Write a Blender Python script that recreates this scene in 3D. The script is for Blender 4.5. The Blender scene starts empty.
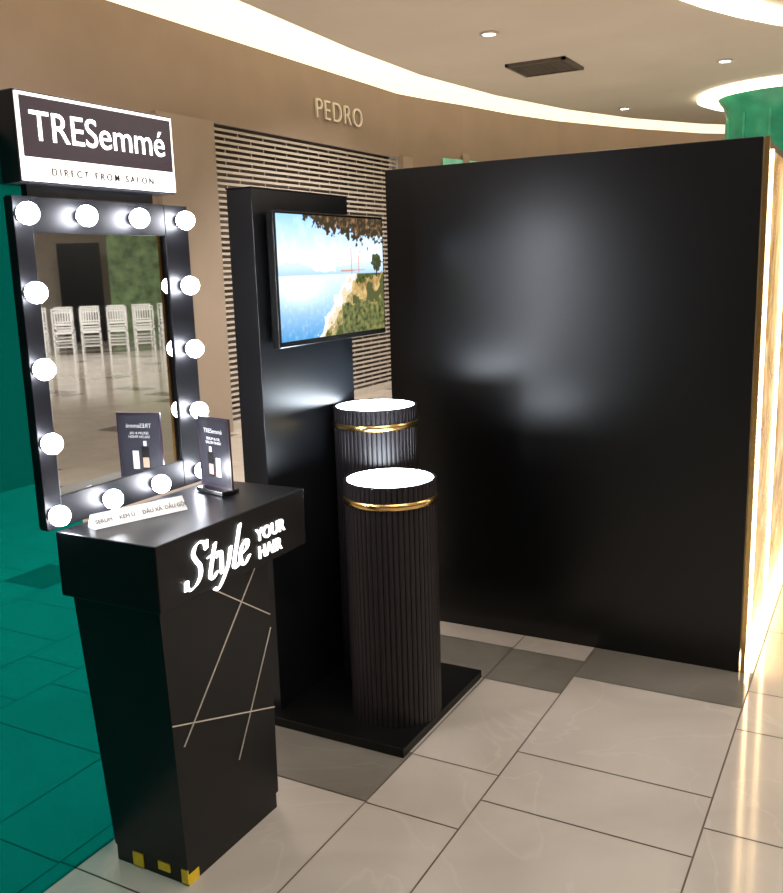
import bpy, bmesh, math, random
from mathutils import Vector, Matrix, noise
random.seed(4)
sc=bpy.context.scene
try: sc.view_settings.view_transform='Standard'
except Exception: pass

# ------------------------------------------------------------ materials
def mat(name,col,rough=.5,metal=0,emit=None,es=0,var=0,scale=8,coat=0,bump=0,spec=None):
    m=bpy.data.materials.new(name); m.use_nodes=True
    nt=m.node_tree; b=nt.nodes['Principled BSDF']
    b.inputs['Base Color'].default_value=(*col,1); b.inputs['Roughness'].default_value=rough
    b.inputs['Metallic'].default_value=metal
    if coat: b.inputs['Coat Weight'].default_value=coat
    if spec is not None: b.inputs['Specular IOR Level'].default_value=spec
    if emit: b.inputs['Emission Color'].default_value=(*emit,1); b.inputs['Emission Strength'].default_value=es
    if var or bump:
        tc=nt.nodes.new('ShaderNodeTexCoord'); n=nt.nodes.new('ShaderNodeTexNoise'); n.inputs['Scale'].default_value=scale
        n.inputs['Detail'].default_value=5
        nt.links.new(tc.outputs['Object'],n.inputs['Vector'])
        if var:
            r=nt.nodes.new('ShaderNodeValToRGB')
            r.color_ramp.elements[0].position=.3; r.color_ramp.elements[1].position=.7
            r.color_ramp.elements[0].color=(*[c*(1-var) for c in col],1); r.color_ramp.elements[1].color=(*[min(1,c*(1+var)) for c in col],1)
            nt.links.new(n.outputs['Fac'],r.inputs['Fac']); nt.links.new(r.outputs['Color'],b.inputs['Base Color'])
        if bump:
            bp=nt.nodes.new('ShaderNodeBump'); bp.inputs['Strength'].default_value=bump; bp.inputs['Distance'].default_value=.01
            nt.links.new(n.outputs['Fac'],bp.inputs['Height']); nt.links.new(bp.outputs['Normal'],b.inputs['Normal'])
    return m
M={}
M['black']=mat('black_laminate',(.003,.003,.004),.34,var=.25,scale=30,spec=.25)
M['blackwall']=mat('black_painted_board',(.002,.002,.0025),.29,var=.2,scale=3,spec=.5)
M['tower']=mat('charcoal_board',(.007,.008,.010),.34,var=.2,scale=5,spec=.45)
M['plate']=mat('black_plinth',(.004,.004,.004),.35,var=.2,spec=.3)
M['flute']=mat('fluted_charcoal',(.014,.011,.013),.42,var=.2,scale=20,spec=.4)
M['gold']=mat('brushed_gold',(.85,.58,.22),.22,1,var=.1,scale=60)
M['inlay']=mat('pale_metal_inlay',(.75,.70,.62),.3,.6,var=.05)
M['led_white']=mat('white_light_disc',(.9,.9,.9),.4,emit=(.80,.90,1),es=30)
M['bulb']=mat('lit_bulb_glass',(1,1,1),.3,emit=(.88,.90,1),es=90)
M['letter']=mat('lit_acrylic_letter',(1,1,1),.4,emit=(1,1,1),es=3.0)
M['lightbox']=mat('lightbox_white',(1,1,1),.4,emit=(1,.88,.80),es=1.5)
M['signblack']=mat('sign_black_film',(.02,.012,.02),.3,emit=(.12,.04,.10),es=.12)
M['frame']=mat('mirror_frame_black',(.003,.003,.004),.42,var=.2,scale=20,spec=.2)
M['socket']=mat('bulb_socket_black',(.01,.01,.01),.5,spec=.1)
M['mirror']=mat('mirror_silver',(.80,.82,.81),.015,1)
M['white']=mat('white_plastic',(.8,.8,.8),.35,var=.05)
M['darktext']=mat('printed_ink',(.03,.03,.03),.5)
M['yellow']=mat('yellow_tape',(.85,.6,.02),.5,var=.1,scale=40)
M['tvbody']=mat('tv_bezel',(.01,.01,.01),.25)
M['brown']=mat('taupe_brown_wall',(.22,.165,.128),.6,var=.08,scale=1.5)
M['pil']=mat('taupe_pilaster',(.26,.205,.16),.55,var=.06,scale=2)
M['shopdark']=mat('shop_interior_dark',(.15,.115,.09),.8,var=.3,scale=2)
M['grille']=mat('painted_steel_grille',(.42,.38,.34),.4,0,var=.06,scale=10)
M['ceil']=mat('ceiling_plaster',(.76,.69,.61),.85,var=.04,scale=1)
M['cove']=mat('cove_glow',(1,.9,.7),.7,emit=(1,.80,.52),es=1.5)
M['cove2']=mat('cove_strip',(1,.9,.7),.7,emit=(1,.86,.62),es=4)
M['down']=mat('downlight_lens',(1,1,1),.4,emit=(1,.93,.8),es=12)
M['vent']=mat('vent_metal',(.16,.14,.12),.6,.3,var=.1)
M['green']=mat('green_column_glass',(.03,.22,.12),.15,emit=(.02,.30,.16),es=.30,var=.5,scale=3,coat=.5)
M['silver']=mat('letter_steel',(.62,.58,.50),.4,.1)
M['chair']=mat('white_chair_paint',(.85,.85,.85),.35,var=.04)

def floor_mat(name,c1,c2,grain=3.0):
    m=bpy.data.materials.new(name); m.use_nodes=True; nt=m.node_tree; b=nt.nodes['Principled BSDF']
    tc=nt.nodes.new('ShaderNodeTexCoord'); w=nt.nodes.new('ShaderNodeTexNoise'); w.inputs['Scale'].default_value=grain; w.inputs['Detail'].default_value=8; w.inputs['Distortion'].default_value=1.2
    r=nt.nodes.new('ShaderNodeValToRGB'); r.color_ramp.elements[0].position=.35; r.color_ramp.elements[1].position=.65
    r.color_ramp.elements[0].color=(*c1,1); r.color_ramp.elements[1].color=(*c2,1)
    nt.links.new(tc.outputs['Object'],w.inputs['Vector']); nt.links.new(w.outputs['Fac'],r.inputs['Fac'])
    v=nt.nodes.new('ShaderNodeTexNoise'); v.inputs['Scale'].default_value=1.3; v.inputs['Detail'].default_value=4; v.inputs['Distortion'].default_value=1.5
    nt.links.new(tc.outputs['Object'],v.inputs['Vector'])
    vr=nt.nodes.new('ShaderNodeValToRGB'); e=vr.color_ramp.elements; e[0].position=.488; e[0].color=(0,0,0,1); e[1].position=.512; e[1].color=(0,0,0,1); k=vr.color_ramp.elements.new(.5); k.color=(1,1,1,1)
    nt.links.new(v.outputs['Fac'],vr.inputs['Fac'])
    mx=nt.nodes.new('ShaderNodeMixRGB'); mx.blend_type='MIX'
    ml=nt.nodes.new('ShaderNodeMath'); ml.operation='MULTIPLY'; ml.inputs[1].default_value=.15
    nt.links.new(vr.outputs['Color'],ml.inputs[0]); nt.links.new(ml.outputs[0],mx.inputs['Fac'])
    nt.links.new(r.outputs['Color'],mx.inputs['Color1']); mx.inputs['Color2'].default_value=(*[min(1,x*1.35) for x in c2],1)
    nt.links.new(mx.outputs['Color'],b.inputs['Base Color'])
    b.inputs['Roughness'].default_value=.10
    return m
M['tile']=floor_mat('beige_polished_tile',(.43,.385,.345),(.50,.45,.405),1.5)
M['tiled']=floor_mat('grey_polished_tile',(.15,.137,.118),(.20,.18,.155),1.5)
M['grout']=mat('grout',(.14,.11,.085),.7)

def marble_glow():
    m=bpy.data.materials.new('backlit_gold_marble'); m.use_nodes=True; nt=m.node_tree; b=nt.nodes['Principled BSDF']
    tc=nt.nodes.new('ShaderNodeTexCoord'); n=nt.nodes.new('ShaderNodeTexNoise'); n.inputs['Scale'].default_value=2.6; n.inputs['Detail'].default_value=8; n.inputs['Distortion'].default_value=1.8
    r=nt.nodes.new('ShaderNodeValToRGB'); e=r.color_ramp.elements
    e[0].position=.3; e[0].color=(.30,.16,.05,1); e[1].position=.72; e[1].color=(.98,.74,.40,1); k=e.new(.5); k.color=(.55,.33,.13,1)
    nt.links.new(tc.outputs['Object'],n.inputs['Vector']); nt.links.new(n.outputs['Fac'],r.inputs['Fac'])
    nt.links.new(r.outputs['Color'],b.inputs['Base Color']); nt.links.new(r.outputs['Color'],b.inputs['Emission Color'])
    b.inputs['Emission Strength'].default_value=.75; b.inputs['Roughness'].default_value=.2
    return m
M['marble']=marble_glow()
M['led_warm']=mat('warm_led_strip',(1,.8,.5),.5,emit=(1,.72,.38),es=22)

def teal_glass():
    m=bpy.data.materials.new('teal_tinted_glass'); m.use_nodes=True; nt=m.node_tree
    for n in list(nt.nodes): nt.nodes.remove(n)
    o=nt.nodes.new('ShaderNodeOutputMaterial'); t=nt.nodes.new('ShaderNodeBsdfTransparent'); t.inputs['Color'].default_value=(.05,.66,.64,1)
    d=nt.nodes.new('ShaderNodeBsdfTranslucent'); d.inputs['Color'].default_value=(.01,.24,.24,1)
    a=nt.nodes.new('ShaderNodeMixShader'); a.inputs[0].default_value=.22
    nt.links.new(t.outputs[0],a.inputs[1]); nt.links.new(d.outputs[0],a.inputs[2]); nt.links.new(a.outputs[0],o.inputs[0])
    return m
M['teal']=teal_glass()

# ------------------------------------------------------------ helpers
def link(o):
    sc.collection.objects.link(o); return o
def empty(name,loc):
    e=bpy.data.objects.new(name,None); e.location=loc; e.empty_display_size=.1; return link(e)
def par(o,p):
    if p is not None:
        o.parent=p; o.matrix_parent_inverse=Matrix.Translation(-Vector(p.location))
    return o
def mesh(name,verts,faces,mt,parent=None,smooth=False,mi=None):
    me=bpy.data.meshes.new(name); me.from_pydata([tuple(v) for v in verts],[],faces); me.update()
    for m in (mt if isinstance(mt,list) else [mt]): me.materials.append(m)
    if mi: 
        for p,i in zip(me.polygons,mi): p.material_index=i
    if smooth:
        for p in me.polygons: p.use_smooth=True
    o=link(bpy.data.objects.new(name,me)); return par(o,parent)
def boxvf(x0,x1,y0,y1,z0,z1):
    v=[(x0,y0,z0),(x1,y0,z0),(x1,y1,z0),(x0,y1,z0),(x0,y0,z1),(x1,y0,z1),(x1,y1,z1),(x0,y1,z1)]
    f=[(3,2,1,0),(4,5,6,7),(0,1,5,4),(1,2,6,5),(2,3,7,6),(3,0,4,7)]
    return v,f
def box(name,x0,x1,y0,y1,z0,z1,mt,parent=None,bev=0):
    v,f=boxvf(x0,x1,y0,y1,z0,z1); o=mesh(name,v,f,mt,parent)
    if bev:
        b=o.modifiers.new('bevel','BEVEL'); b.width=bev; b.segments=2; b.limit_method='ANGLE'
    return o
def multibox(name,bs,mt,parent=None):
    V=[];Fc=[]
    for b in bs:
        v,f=boxvf(*b); k=len(V); V+=v; Fc+=[tuple(i+k for i in q) for q in f]
    return mesh(name,V,Fc,mt,parent)
def revolve(name,prof,cx,cy,mt,parent=None,n=96,smooth=True,rf=None):
    V=[];Fc=[]
    for r,z in prof:
        for i in range(n):
            a=2*math.pi*i/n; rr=r*(rf(a) if rf else 1); V.append((cx+rr*math.cos(a),cy+rr*math.sin(a),z))
    for j in range(len(prof)-1):
        for i in range(n):
            k=(i+1)%n; Fc.append((j*n+i,j*n+k,(j+1)*n+k,(j+1)*n+i))
    o=mesh(name,V,Fc,mt,parent,smooth)
    return o
def disc(name,cx,cy,z,r,mt,parent=None,n=64,th=.004):
    o=revolve(name,[(.0001,z-th),(r,z-th),(r,z),(.0001,z)],cx,cy,mt,parent,n,False); return o
def text(name,s,loc,size,mt,parent=None,rot=(math.pi/2,0,math.pi/2),ext=.002,off=0,shear=0,align='LEFT',sx=1,sp=1):
    c=bpy.data.curves.new(name,'FONT'); c.body=s; c.size=size; c.extrude=ext; c.offset=off; c.shear=shear; c.align_x=align; c.space_character=sp
    c.materials.append(mt); o=link(bpy.data.objects.new(name,c)); o.location=loc; o.rotation_euler=rot; o.scale=(sx,1,1); return par(o,parent)
def area(name,loc,size,power,col=(1,.95,.88),sy=None,rot=(0,0,0)):
    l=bpy.data.lights.new(name,'AREA'); l.energy=power; l.color=col; l.shape='RECTANGLE'; l.size=size; l.size_y=sy or size
    o=link(bpy.data.objects.new(name,l)); o.location=loc; o.rotation_euler=rot; return o
def spot(name,loc,target,power,angle=50,col=(1,.93,.85),r=.05,blend=.6):
    l=bpy.data.lights.new(name,'SPOT'); l.energy=power; l.color=col; l.spot_size=math.radians(angle); l.spot_blend=blend; l.shadow_soft_size=r
    o=link(bpy.data.objects.new(name,l)); o.location=loc; d=Vector(target)-Vector(loc); o.rotation_euler=d.to_track_quat('-Z','Y').to_euler(); return o

# ------------------------------------------------------------ floor
V=[(-7,-5,-.02),(18,-5,-.02),(18,27,-.02),(-7,27,-.02),(-7,-5,-.004),(18,-5,-.004),(18,27,-.004),(-7,27,-.004)]
Fc=[(3,2,1,0),(4,5,6,7),(0,1,5,4),(1,2,6,5),(2,3,7,6),(3,0,4,7)]; mi=[2]*6
def tile(x0,x1,y0,y1,dark):
    g=.0025; k=len(V)
    V.extend([(x0+g,y0+g,0),(x1-g,y0+g,0),(x1-g,y1-g,0),(x0+g,y1-g,0)]); Fc.append((k,k+1,k+2,k+3)); mi.append(1 if dark else 0)
x=-.97-.915*7; cols=[]
while x<17.9:
    cols.append((x,x+.61)); cols.append((x+.61,x+.915)); x+=.915
for ci,(a,b) in enumerate(cols):
    a=max(a,-7); b=min(b,18)
    if b<=a: continue
    wide=(b-a)>.4
    if wide:
        base=2.245 if abs(a+.97)<.01 else (2.09 if abs(a+1.885)<.01 else 2.245+((ci//2)%3)*.305)
        y=base-.915*8; j=0
        while y<26:
            if abs(a+.97)<.01: dk=(j%6==3)
            elif abs(a+1.885)<.01: dk=j in(8,9,3,14)
            else: dk=(j*7+ci*5)%5==0
            if abs(a+.055)<.01: dk=False
            tile(a,b,y,y+.305,dk); tile(a,b,y+.305,min(y+.915,27),False)
            y+=.915; j+=1
    else:
        y=2.39-.915*9; j=0
        while y<26:
            dk=(j in(9,3,15)) if abs(a+1.275)<.01 else (j+ci)%4==0
            if abs(a+.36)<.01: dk=False
            tile(a,b,y,y+.61,False); tile(a,b,y+.61,min(y+.915,27),dk); y+=.915; j+=1
floor=mesh('floor',V,Fc,[M['tile'],M['tiled'],M['grout']],mi=mi)
# ------------------------------------------------------------ walls / facade
WT=3.8
def wall(name,path,z0=0,z1=WT,m='brown'):
    V=[];Fc=[]
    for (x,y) in path: V+= [(x,y,z0),(x,y,z1)]
    for i in range(len(path)-1): Fc.append((2*i,2*i+2,2*i+3,2*i+1))
    return mesh(name,V,Fc,M[m])
SY0,SY1=7.08,10.9
wall('wall_left',[(-5.75,-5),(-5.75,SY0)])
wall('wall_fascia',[(-5.75,SY0),(-5.75,SY1)],2.97,WT)
wall('wall_far',[(-5.75,SY1),(-5.62,11.5),(-5.42,12.2),(-5.15,13.4),(-4.8,14.5),(-4.1,16.0),(-3.16,17.6),(-1.6,19.3),(.6,20.9),(3.5,22.3),(8,23.5),(18,24)])
V=[(-6.6,SY0,0),(-6.6,SY1,0),(-6.6,SY1,3),(-6.6,SY0,3),(-5.9,SY0,0),(-5.9,SY1,0),(-5.9,SY1,3),(-5.9,SY0,3)]
mesh('shop_interior',V,[(0,1,2,3),(0,3,7,4),(1,5,6,2),(2,6,7,3)],M['shopdark'])
box('trim_1',-5.75,-5.70,6.30,SY0,0,2.97,M['pil'])
box('trim_2',-5.75,-5.69,SY1,11.2,0,3.0,M['pil'])
box('wall_right',17.9,18.05,-5,24,0,WT,M['brown'])
box('wall_back',-5.75,18,-5.1,-4.95,0,WT,M['brown'])
M['greenlit']=mat('green_lit_window',(.1,.3,.2),.3,emit=(.2,.5,.3),es=.55,var=.6,scale=3)
mesh('window_1',[(-5.52,11.75,1.2),(-5.30,12.55,1.2),(-5.30,12.55,3.03),(-5.52,11.75,3.03)],[(0,1,2,3)],M['greenlit'])
mesh('trim_4',[(-5.40,12.15,0),(-5.36,12.3,0),(-5.36,12.3,3.12),(-5.40,12.15,3.12)],[(0,1,2,3)],M['pil'])
# rolling shutter: horizontal rods with slim staggered links
bs=[]; z=.06; j=0; P_=.056
while z<2.95:
    bs.append((-5.80,-5.785,SY0+.02,SY1-.02,z,z+.024)); z+=P_; j+=1
for jj in range(j-1):
    zz=.06+jj*P_; y=SY0+.05+(.21 if jj%2 else 0)
    while y<SY1-.05:
        bs.append((-5.799,-5.790,y,y+.007,zz+.024,zz+P_)); y+=.42
for y in (SY0+.005,SY1-.045): bs.append((-5.83,-5.765,y,y+.04,0,2.96))
bs.append((-5.83,-5.765,SY0+.01,SY1-.01,0,.06))
multibox('rolling_shutter_grille',bs,M['grille'])
text('store_sign','PEDRO',(-5.735,8.90,3.235),.31,M['silver'],ext=.012,off=-.004,sx=.97,sp=1.15)

# ceiling with cove
inner=[(-4.6,-5),(-4.6,4),(-4.62,6.2),(-4.72,8.0),(-4.72,9.5),(-4.5,11.2),(-4.1,12.8),(-3.55,14.2),(-2.8,15.5),(-1.9,16.6),(-.6,17.9),(1.4,19.2),(4.0,20.4),(8,21.6),(18,22.2)]
outer=[(-6.0,-5),(-6,4),(-6,6.5),(-6,8.5),(-6,10),(-5.9,11.5),(-5.7,13),(-5.2,14.8),(-4.6,16.4),(-3.7,17.9),(-2.2,19.5),(.2,21.3),(3.2,22.8),(8,24),(18,24.6)]
V=[];Fc=[]; n=len(inner)
for (x,y) in inner: V.append((x,y,3.65))
for (x,y) in inner: V.append((18,min(y,22.2),3.65))
for i in range(n-1): Fc.append((i,i+1,n+i+1,n+i))
mi=[0]*len(Fc)
k=len(V)
for (x,y) in inner: V.append((x,y,3.77))
k2=len(V)
for (x,y) in outer: V.append((x,y,3.77))
for i in range(n-1): Fc.append((i,i+1,k+i+1,k+i)); mi.append(1)
for i in range(n-1): Fc.append((k+i,k+i+1,k2+i+1,k2+i)); mi.append(1)
mesh('ceiling',V,Fc,[M['ceil'],M['cove']],mi=mi)
cx,cy=4.2,6.4; V=[];Fc=[]; N=72
for i in range(N):
    a=2*math.pi*i/N
    for r,z in((6.12,3.64),(5.75,3.60),(5.75,3.648)): V.append((cx+r*math.cos(a),cy+r*math.sin(a),z))
for i in range(N):
    k=(i+1)%N
    Fc.append((3*i,3*k,3*k+1,3*i+1)); Fc.append((3*i+1,3*k+1,3*k+2,3*i+2))
mesh('ceiling_cove_light',V,Fc,M['cove2'])
for (x,y) in [(-3.38,8.24),(-1.72,10.83),(-2.0,14.0),(-3.4,13.2),(-2.6,6.2),(-1.2,15.2)]:
    e=empty('downlight',(x,y,3.62))
    revolve('trim_ring',[(.055,3.648),(.085,3.648),(.09,3.636),(.06,3.632)],x,y,M['white'],e,32)
    disc('lens',x,y,3.645,.06,M['down'],e,32)
e=empty('ceiling_air_vent',(-3.42,9.9,3.64))
bs=[(-3.75,-3.09,9.57,9.61,3.62,3.65),(-3.75,-3.09,10.19,10.23,3.62,3.65),(-3.75,-3.71,9.57,10.23,3.62,3.65),(-3.13,-3.09,9.57,10.23,3.62,3.65)]
for i in range(9): bs.append((-3.71,-3.13,9.64+i*.06,9.67+i*.06,3.625,3.648))
multibox('louvres',bs,M['vent'],e)
e=empty('round_column',(-1.25,13.3,0))
CX=-1.25; R_=.80
revolve('shaft',[(R_,0),(R_,3.35),(R_+.05,3.5),(R_+.14,3.60)],CX,13.3,M['green'],e,64)
revolve('glow_ring',[(R_+.14,3.58),(1.05,3.55),(1.18,3.60),(1.18,3.648)],CX,13.3,M['cove2'],e,64)
revolve('base_collar',[(R_+.08,0),(R_+.08,.15),(R_,.18)],CX,13.3,M['vent'],e,64)
for i in range(14):
    a=2*math.pi*i/14; xx=CX+(R_+.01)*math.cos(a); yy=13.3+(R_+.01)*math.sin(a)
    box('mullion_%d'%i,xx-.015,xx+.015,yy-.015,yy+.015,.18,3.35,M['green'],e)

# ------------------------------------------------------------ booth
e=empty('exhibition_booth',(-1.145,4.6,0))
box('front_wall',-1.89,-.412,3.45,3.55,0,1.965,M['blackwall'],e,.003)
box('side_wall',-.50,-.405,3.55,6.0,0,1.965,M['blackwall'],e)
box('left_side_wall',-1.89,-1.80,3.55,6.0,0,1.965,M['blackwall'],e)
box('marble_panel',-.405,-.395,3.47,6.0,.06,1.93,M['marble'],e)
box('edge_trim',-.407,-.392,3.455,3.468,.0,1.965,M['gold'],e)
box('led_bottom',-.405,-.385,3.47,6.0,.01,.05,M['led_warm'],e)
box('led_vertical',-.396,-.389,3.56,3.568,.05,1.93,M['led_warm'],e)
box('led_vertical_b',-.396,-.389,4.10,4.108,.05,1.93,M['led_warm'],e)

# ------------------------------------------------------------ stand platform & tower
box('display_platform',-1.93,-1.285,2.35,3.0,0,.032,M['plate'],None,.003)
e=empty('display_tower',(-1.85,2.68,.032))
box('panel',-1.90,-1.80,2.40,2.985,.032,1.825,M['tower'],e,.002)
box('cap',-1.902,-1.798,2.398,2.987,1.825,1.829,M['black'],e)
def pedestal(cx,cy,h,z0,R):
    e=empty('fluted_display_plinth',(cx,cy,z0))
    nf=54; n=nf*8
    fl=lambda a: 1-.020*(abs(math.sin(a*nf/2))**.5<.55)-.012*(1-abs(math.sin(a*nf/2)))
    revolve('fluted_body',[(R,z0),(R,h-.004)],cx,cy,M['flute'],e,n,False,fl)
    revolve('collar_gold',[(R*.98,h-.076),(R*1.025,h-.074),(R*1.025,h-.054),(R*.98,h-.052)],cx,cy,M['gold'],e,96)
    revolve('rim',[(R*.97,h-.004),(R,h-.004),(R,h),(R*.93,h),(R*.93,h-.004)],cx,cy,M['flute'],e,96,False)
    disc('light_top',cx,cy,h-.001,R*.93,M['led_white'],e,96,.006)
pedestal(-1.44,2.60,.868,.032,.158)
pedestal(-1.64,2.865,1.069,.032,.155)

# ------------------------------------------------------------ TV
e=empty('television',(-1.77,2.8,1.54))
y0,y1,z0,z1=2.448,3.172,1.31,1.757
box('housing',-1.785,-1.755,y0,y1,z0,z1,M['tvbody'],e,.004)
box('rear_bulge',-1.795,-1.785,y0+.1,y1-.1,z0+.05,z1-.1,M['tvbody'],e)
box('wall_bracket',-1.80,-1.794,2.6,2.95,1.4,1.65,M['vent'],e)
W_,H_=240,144
Vt=[];Ft=[];col=[]
sy0,sy1,sz0,sz1=y0+.010,y1-.010,z0+.02,z1-.010
def fb(x,y,s,o=0): return noise.fractal(Vector((x*s*1.6+o,y*s+o,o)),1.0,2.0,6)
def lerp(a,b,t): t=max(0,min(1,t)); return Vector(a)*(1-t)+Vector(b)*t
def scr(u,v):
    n1=fb(u,v,4,1.3); n2=fb(u,v,22,4.1); n3=fb(u,v,9,7.7)
    c=lerp((.85,.95,1.0),(.30,.60,.98),(v-.60)/.4)
    c=c+Vector((.4,.3,.2))*max(0,n3)*.4
    mh=.575+.05*math.sin(u*9+.6)*max(0,1-u)+.02*n3+.03*(u>.5)
    if .50<v<mh: c=lerp((.35,.55,.78),(.60,.76,.92),(v-.5)/.1)
    if v<=.52:
        c=lerp((.07,.30,.60),(.68,.86,1.0),(v/.52)**1.1)
        hz=math.exp(-((u-.18)**2/.03+(v-.40)**2/.012)); c+=Vector((.5,.45,.35))*hz*.8
        c+=Vector((.2,.2,.2))*max(0,n2)*.7*(1-v)
        cu=.34+.62*v+.06*n3
        if abs(u-cu)<.022+.03*max(0,n2): c=Vector((.85,.93,.98))
        if u>cu+.02:
            c=lerp((.30,.22,.08),(.48,.40,.18),.5+n3)+Vector((.2,.17,.06))*n2
            if n1+.4*n2>.03: c=Vector((.07,.09,.02))+Vector((.08,.08,.03))*n2
            if u<cu+.06: c=Vector((.70,.60,.42))
    hl=.44+.35*(u-.72)+.05*n3
    if u>.66 and v<hl and v>.25:
        c=lerp((.26,.16,.05),(.58,.40,.16),.5+n3)+Vector((.2,.15,.05))*n2
        if n1<-.03: c=Vector((.08,.09,.03))
    if u>.55 and v<.22+.10*n3+.12*(u-.55): c=Vector((.12,.13,.04))+Vector((.15,.14,.04))*n2
    if abs(u-.66)<.005 and .50<v<.74: c=Vector((.70,.25,.15))
    if abs(u-.735)<.004 and .52<v<.68: c=Vector((.70,.25,.15))
    if .55<u<.8 and abs(v-.545-.02*(u-.6))<.005: c=Vector((.55,.25,.2))
    if (u-.925)**2*1.8+(v-.62)**2<.0055+.006*n2: c=Vector((.04,.05,.02))+Vector((.05,.06,.02))*max(0,n2)
    if abs(u-.925)<.006 and .48<v<.58: c=Vector((.03,.02,.01))
    lim=1.0-(.10+.16*max(0,(u-.30)))*min(1,max(0,(u-.22))*6)
    if u>.22 and v>lim+.12*n2+.06*n3:
        c=Vector((.04,.03,.015))+Vector((.45,.22,.10))*max(0,n2)*.8
    return [max(0,min(1,x)) for x in c]
for j in range(H_+1):
    for i in range(W_+1):
        Vt.append((-1.7535,sy0+(sy1-sy0)*i/W_,sz0+(sz1-sz0)*j/H_)); col.append(scr(i/W_,j/H_))
for j in range(H_):
    for i in range(W_):
        a=j*(W_+1)+i; Ft.append((a,a+1,a+W_+2,a+W_+1))
mt=bpy.data.materials.new('tv_screen_picture'); mt.use_nodes=True; nt=mt.node_tree; b=nt.nodes['Principled BSDF']
at=nt.nodes.new('ShaderNodeAttribute'); at.attribute_name='pic'
b.inputs['Base Color'].default_value=(.01,.01,.01,1); b.inputs['Roughness'].default_value=.2
nt.links.new(at.outputs['Color'],b.inputs['Emission Color']); b.inputs['Emission Strength'].default_value=1.4
s=mesh('screen',Vt,Ft,mt,e)
ca=s.data.color_attributes.new('pic','FLOAT_COLOR','POINT')
for i,c in enumerate(col): ca.data[i].color=(*c,1)

# ------------------------------------------------------------ counter kiosk
e=empty('display_counter',(-1.6,1.75,0))
box('counter_top',-1.765,-1.44,1.478,2.085,.785,.95,M['black'],e,.003)
def frus(name,b,t,z0,z1,mt,parent):
    v=[(b[0],b[2],z0),(b[1],b[2],z0),(b[1],b[3],z0),(b[0],b[3],z0),(t[0],t[2],z1),(t[1],t[2],z1),(t[1],t[3],z1),(t[0],t[3],z1)]
    return mesh(name,v,[(3,2,1,0),(4,5,6,7),(0,1,5,4),(1,2,6,5),(2,3,7,6),(3,0,4,7)],mt,parent)
frus('tapered_body',(-1.75,-1.495,1.555,1.955),(-1.745,-1.46,1.495,1.92),.05,.785,M['black'],e)
box('toe_plinth',-1.75,-1.50,1.56,1.95,0,.05,M['plate'],e)
for i,(a,c) in enumerate([(-1.69,-1.655),(-1.60,-1.56),(-1.52,-1.498)]):
    box('tape_%d'%i,a,c,1.556,1.56,.005 if i!=1 else .02,.045,M['yellow'],e)
box('tape_side',-1.501,-1.498,1.56,1.60,.0,.03,M['yellow'],e)
def face(s,z):
    t=(z-.05)/(.785-.05); ya=1.555+(1.495-1.555)*t; yb=1.955+(1.92-1.955)*t; x=-1.495+(.035)*t
    return Vector((x+.0015,ya+(yb-ya)*s,z))
def inlay(i,a,b,w=.0015):
    A=face(*a);B=face(*b); d=(B-A).normalized(); nn=Vector((1,0,0)).cross(d)*w
    h=Vector((.0012,0,0)); v=[A-nn-h,A+nn-h,B+nn-h,B-nn-h,A-nn+h,A+nn+h,B+nn+h,B-nn+h]
    mesh('inlay_%d'%i,v,[(3,2,1,0),(4,5,6,7),(0,1,5,4),(1,2,6,5),(2,3,7,6),(3,0,4,7)],M['inlay'],e)
inlay(1,(.42,.785),(1.0,.62)); inlay(2,(.0,.475),(1.0,.33)); inlay(3,(.08,.40),(.88,.785)); inlay(4,(.58,.25),(1,.58))
def catmull(P,n=10):
    P=[Vector(p) for p in P]; Q=[P[0]]+P+[P[-1]]; out=[]
    for i in range(1,len(Q)-2):
        for k in range(n):
            t=k/n; a,b_,c,d=Q[i-1],Q[i],Q[i+1],Q[i+2]
            out.append(.5*((2*b_)+(c-a)*t+(2*a-5*b_+4*c-d)*t*t+(3*b_-a-3*c+d)*t**3))
    out.append(P[-1]); return out
G=[(0,[[(.62,.78),(.56,.93),(.40,.99),(.25,.92),(.20,.76),(.30,.60),(.43,.45),(.46,.25),(.36,.08),(.18,.0),(.04,.06),(.0,.22)],[(.62,.78),(.62,.96)],[(.0,.22),(.0,.03)]]),
   (.68,[[(.24,.82),(.12,.22),(.14,.06),(.24,.03),(.34,.14)],[(.02,.56),(.36,.58)]]),
   (1.02,[[(.0,.48),(.09,.57),(.14,.46),(.18,.06)],[(.46,.58),(.40,.20),(.22,-.12),(.06,-.28),(-.06,-.22)]]),
   (1.52,[[(.28,1.02),(.12,.22),(.13,.06),(.22,.03),(.31,.12)]]),
   (1.80,[[(.10,.28),(.28,.36),(.33,.50),(.24,.58),(.11,.47),(.06,.25),(.13,.06),(.26,.02),(.40,.17)]])]
V=[];Fc=[]
sx=.112; nib=Vector((math.cos(math.radians(20)),math.sin(math.radians(20))))*.052
for ox,strokes in G:
    for st in strokes:
        pts=[Vector((p.x+ox+.14*p.y,p.y)) for p in catmull([(x,y) for x,y in st])]
        for a,b_ in zip(pts,pts[1:]):
            q=[a-nib,a+nib,b_+nib,b_-nib]; k=len(V)
            for xx in (-1.439,-1.434):
                for p in q: V.append((xx,1.566+p.x*sx,.812+p.y*sx*.98))
            Fc+= [(k,k+1,k+2,k+3),(k+4,k+5,k+6,k+7),(k,k+1,k+5,k+4),(k+1,k+2,k+6,k+5),(k+2,k+3,k+7,k+6),(k+3,k,k+4,k+7)]
mesh('script_lettering',V,Fc,M['letter'],e)
text('caps_lettering_1','YOUR',(-1.437,1.85,.857),.047,M['letter'],e,off=.0008,ext=.002)
text('caps_lettering_2','HAIR',(-1.437,1.855,.808),.047,M['letter'],e,off=.0008,ext=.002)

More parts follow.
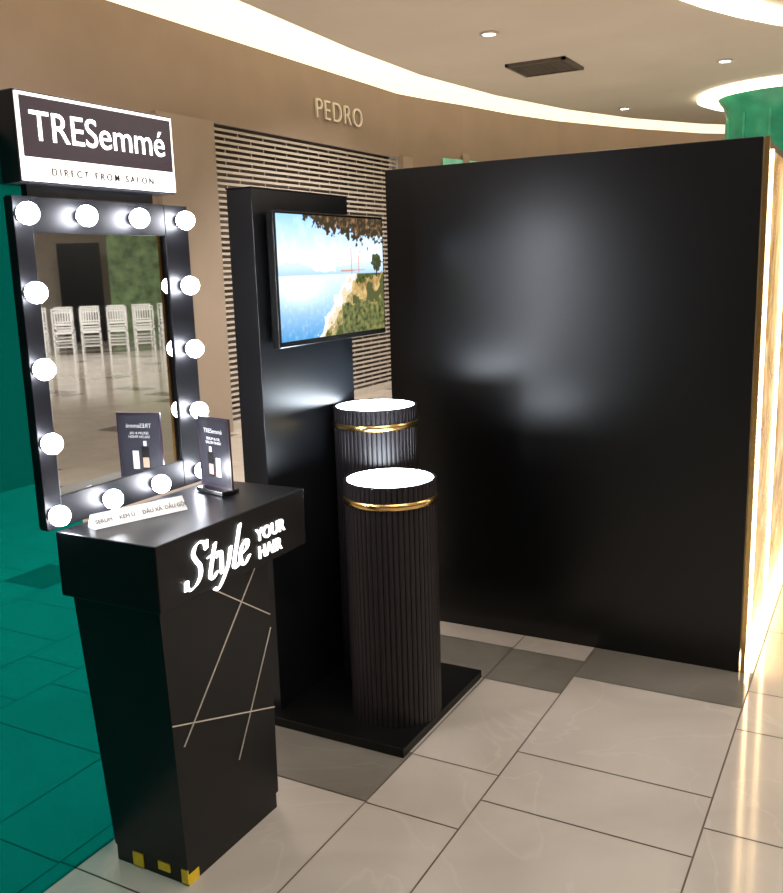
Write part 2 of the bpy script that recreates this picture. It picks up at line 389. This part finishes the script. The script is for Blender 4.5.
# ------------------------------------------------------------ vanity mirror
e=empty('vanity_mirror',(-1.79,1.75,.95))
fy0,fy1,fz0,fz1=1.468,2.065,.951,1.752; gy0,gy1,gz0,gz1=1.520,1.97,1.03,1.668
FX0,FX1=-1.805,-1.78
box('frame_left',FX0,FX1,fy0,gy0,fz0,fz1,M['frame'],e,.002)
box('frame_right',FX0,FX1,gy1,fy1,fz0,fz1,M['frame'],e,.002)
box('frame_top',FX0,FX1,gy0,gy1,gz1,fz1,M['frame'],e,.002)
box('frame_bottom',FX0,FX1,gy0,gy1,fz0,gz0,M['frame'],e,.002)
box('mirror_glass',FX0,FX1-.006,gy0,gy1,gz0,gz1,M['mirror'],e)
box('back_board',-1.82,FX0,1.478,2.06,.951,1.75,M['black'],e)
ys=[1.484,1.661,1.842,2.022]; zs=[.99,1.17,1.35,1.53,1.71]
pos=[(y,zs[4]) for y in ys]+[(ys[0],z) for z in zs[:4]]+[(ys[3],z) for z in zs[:4]]+[(y,zs[0]) for y in ys[1:3]]
for i,(y,z) in enumerate(pos):
    prof=[]
    for k in range(13):
        a=math.pi*k/12; prof.append((.0255*math.sin(a)+.0001, -.0255*math.cos(a)))
    V=[];Fc=[];n=24
    for r,h in prof:
        for q in range(n):
            b_=2*math.pi*q/n; V.append((-1.750+h,y+r*math.cos(b_),z+r*math.sin(b_)))
    for a in range(12):
        for q in range(n):
            k=(q+1)%n; Fc.append((a*n+q,a*n+k,(a+1)*n+k,(a+1)*n+q))
    mesh('bulb_%d'%i,V,Fc,M['bulb'],e,True)
    V=[];Fc=[]
    for xx,r in((-1.781,.016),(-1.774,.015),(-1.768,.014)):
        for q in range(n):
            b_=2*math.pi*q/n; V.append((xx,y+r*math.cos(b_),z+r*math.sin(b_)))
    for a in range(2):
        for q in range(n):
            k=(q+1)%n; Fc.append((a*n+q,a*n+k,(a+1)*n+k,(a+1)*n+q))
    mesh('socket_%d'%i,V,Fc,M['socket'],e)
# ------------------------------------------------------------ light box sign
e=empty('light_box_sign',(-1.79,1.73,1.76))
box('support_board',-1.82,-1.80,1.53,1.95,1.755,1.80,M['black'],e)
box('casing',-1.84,-1.765,1.485,2.005,1.78,1.985,M['frame'],e,.002)
box('lit_face',-1.765,-1.758,1.49,2.0,1.785,1.98,M['lightbox'],e)
box('dark_panel',-1.758,-1.756,1.497,1.992,1.838,1.972,M['signblack'],e)
text('brand_text','TRESemmé',(-1.7545,1.742,1.876),.096,M['letter'],e,align='CENTER',ext=.0005,off=.0002,sx=1.0)
text('small_text','D I R E C T   F R O M   S A L O N',(-1.7565,1.742,1.800),.024,M['darktext'],e,align='CENTER',ext=.001,off=.0002)

# ------------------------------------------------------------ items on the counter
def local(o,loc,rz):
    o.location=loc; o.rotation_euler=(0,0,rz)
def child(o,e):
    o.parent=e; return o
e=empty('product_label_stand',(0,0,0))
L=.255; v=[(0,-.022,0),(L,-.022,0),(L,.022,0),(0,.022,0),(0,.004,.034),(L,.004,.034)]
child(mesh('prism',v,[(0,3,2,1),(0,1,5,4),(3,4,5,2),(0,4,3),(1,2,5)],M['white']),e)
for i,s_ in enumerate(['SERUM','KEM Ủ','DẦU XẢ','DẦU GỘI']):
    t=text('label_%d'%i,s_,(.006+i*.063,-.0225+.0085,.0115),.0145,M['darktext'],None,rot=(math.atan2(.034,.026),0,0),ext=.0003); child(t,e)
local(e,(-1.70,1.535,.951),math.atan2(.24,.085))
e=empty('brochure_holder',(0,0,0))
child(box('base',-.06,.06,-.03,.03,0,.012,M['tvbody'],None,.002),e)
child(box('card',-.072,.072,-.003,.003,.012,.215,M['signblack'],None),e)
M['cardart']=mat('card_print',(.03,.03,.038),.25)
M['pink']=mat('bottle_pink',(.75,.3,.22),.3)
for sgn in (-1,1):
    y=sgn*.0036
    child(box('art',-.066,.066,min(y,y*.8),max(y,y*.8),.02,.209,M['cardart']),e)
    child(box('bottle_body',-.030,-.004,min(y,y*1.2),max(y,y*1.2),.045,.115,M['tvbody']),e)
    child(box('bottle_label',-.027,-.007,min(y,y*1.3),max(y,y*1.3),.05,.08,M['pink']),e)
    child(box('bottle_neck',-.022,-.012,min(y,y*1.2),max(y,y*1.2),.115,.13,M['white']),e)
    child(box('bottle_small',.006,.026,min(y,y*1.2),max(y,y*1.2),.045,.10,M['white']),e)
    child(text('card_text','TRESemmé',(0,sgn*.0045,.170),.018,M['white'],None,rot=(math.pi/2,0,0 if sgn<0 else math.pi),align='CENTER',ext=.0002),e)
    child(text('card_text_b','SERUM & OIL\nSALON FINISH',(.0,sgn*.0045,.150),.011,M['white'],None,rot=(math.pi/2,0,0 if sgn<0 else math.pi),align='CENTER',ext=.0002),e)
local(e,(-1.645,1.955,.951),math.radians(-14))

# ------------------------------------------------------------ teal glass partition
box('glass_partition',-1.835,-1.825,-.8,1.62,0,1.90,M['teal'])

# ------------------------------------------------------------ banquet chairs and boards (seen in the mirror)
def chair_mesh():
    bs=[]; w=.2
    for sx_ in(-w,w-.03):
        bs.append((sx_,sx_+.03,-w,-w+.03,0,.45)); bs.append((sx_,sx_+.03,w-.03,w,0,.95))
    bs.append((-w,w,-w,w,.43,.47))
    for z in(.15,.28): 
        bs+= [(-w,w,-w,-w+.02,z,z+.02),(-w,w,w-.02,w,z,z+.02),(-w,-w+.02,-w,w,z,z+.02),(w-.02,w,-w,w,z,z+.02)]
    for z in(.55,.62,.86,.93): bs.append((-w,w,w-.025,w,z,z+.025))
    for i in range(6): bs.append((-.14+i*.052,-.122+i*.052,w-.02,w-.004,.62,.88))
    return bs
o0=multibox('banquet_chair',chair_mesh(),M['chair'])
first=True
c0=Vector((10.6,14.4)); dl=Vector((-.69,.72))
for r in range(2):
    for i in range(8):
        p=c0+dl*((i-3.5)*.55)+Vector((.72,.69))*r*1.1
        if first: o=o0; first=False
        else: o=link(bpy.data.objects.new('banquet_chair',o0.data))
        o.location=(p.x,p.y,0); o.rotation_euler=(0,0,math.radians(-45+180))
o=box('black_display_board',-.5,.5,-.04,.04,0,2.4,M['black']); o.location=(13.9,16.2,0); o.rotation_euler=(0,0,math.radians(135))
M['poster']=mat('green_poster',(.14,.22,.10),.5,emit=(.2,.3,.12),es=.12,var=.7,scale=4)
o=box('poster_board',-.75,.75,-.04,.04,0,2.9,M['poster']); o.location=(12.9,17.2,0); o.rotation_euler=(0,0,math.radians(135))
M['pale']=mat('pale_wall_panel',(.42,.37,.31),.6,var=.05)
o=box('trim_3',-4,4,-.05,.05,0,3.6,M['pale']); o.location=(14.3,17.6,0); o.rotation_euler=(0,0,math.radians(135))

# ------------------------------------------------------------ lights
area('added_fill_light',(.2,1.0,3.6),1.6,58,(1,.96,.93))  # area lamps added out of view to brighten floor and hall, no fixture modelled
area('added_fill_light',(1.5,4.5,3.6),1.5,50,(1,.92,.82))
area('added_fill_light',(-3.6,4.0,3.6),1.5,85,(1,.96,.92))
area('added_fill_light',(-3.6,.5,3.6),1.5,60,(1,.96,.92))
area('added_fill_light',(10,12,3.6),3,300,(1,.95,.9))  # added lamp that lights the chairs for the mirror
area('added_fill_light',(5,9,3.6),2,100,(1,.92,.82))
spot('downlight_beam',(-3.38,8.24,3.6),(-5.2,9,0),400,110)
spot('downlight_beam',(-1.72,10.83,3.6),(-1.72,10.83,0),560,120)
spot('downlight_beam',(-2.6,6.2,3.6),(-2.9,6.6,0),440,120)
spot('downlight_beam',(-2.0,14,3.6),(-2,14,0),650,130)
w=bpy.data.worlds.new('world'); sc.world=w; w.use_nodes=True; w.node_tree.nodes['Background'].inputs[0].default_value=(.5,.42,.34,1); w.node_tree.nodes['Background'].inputs[1].default_value=.3

# ------------------------------------------------------------ camera
pi_,ya,ro=.194462,.50308,.03106
F=Vector((-math.sin(ya)*math.cos(pi_),math.cos(ya)*math.cos(pi_),-math.sin(pi_)))
R=Vector((math.cos(ya),math.sin(ya),0)); U=R.cross(F)
R2=R*math.cos(ro)-U*math.sin(ro); U2=R*math.sin(ro)+U*math.cos(ro)
cam=bpy.data.cameras.new('camera'); co=link(bpy.data.objects.new('camera',cam))
co.matrix_world=Matrix((( R2.x,U2.x,-F.x,0),(R2.y,U2.y,-F.y,0),(R2.z,U2.z,-F.z,1.56),(0,0,0,1)))
cam.sensor_fit='HORIZONTAL'; cam.sensor_width=36; cam.lens=903.355/783*36; cam.clip_start=.05
sc.camera=co
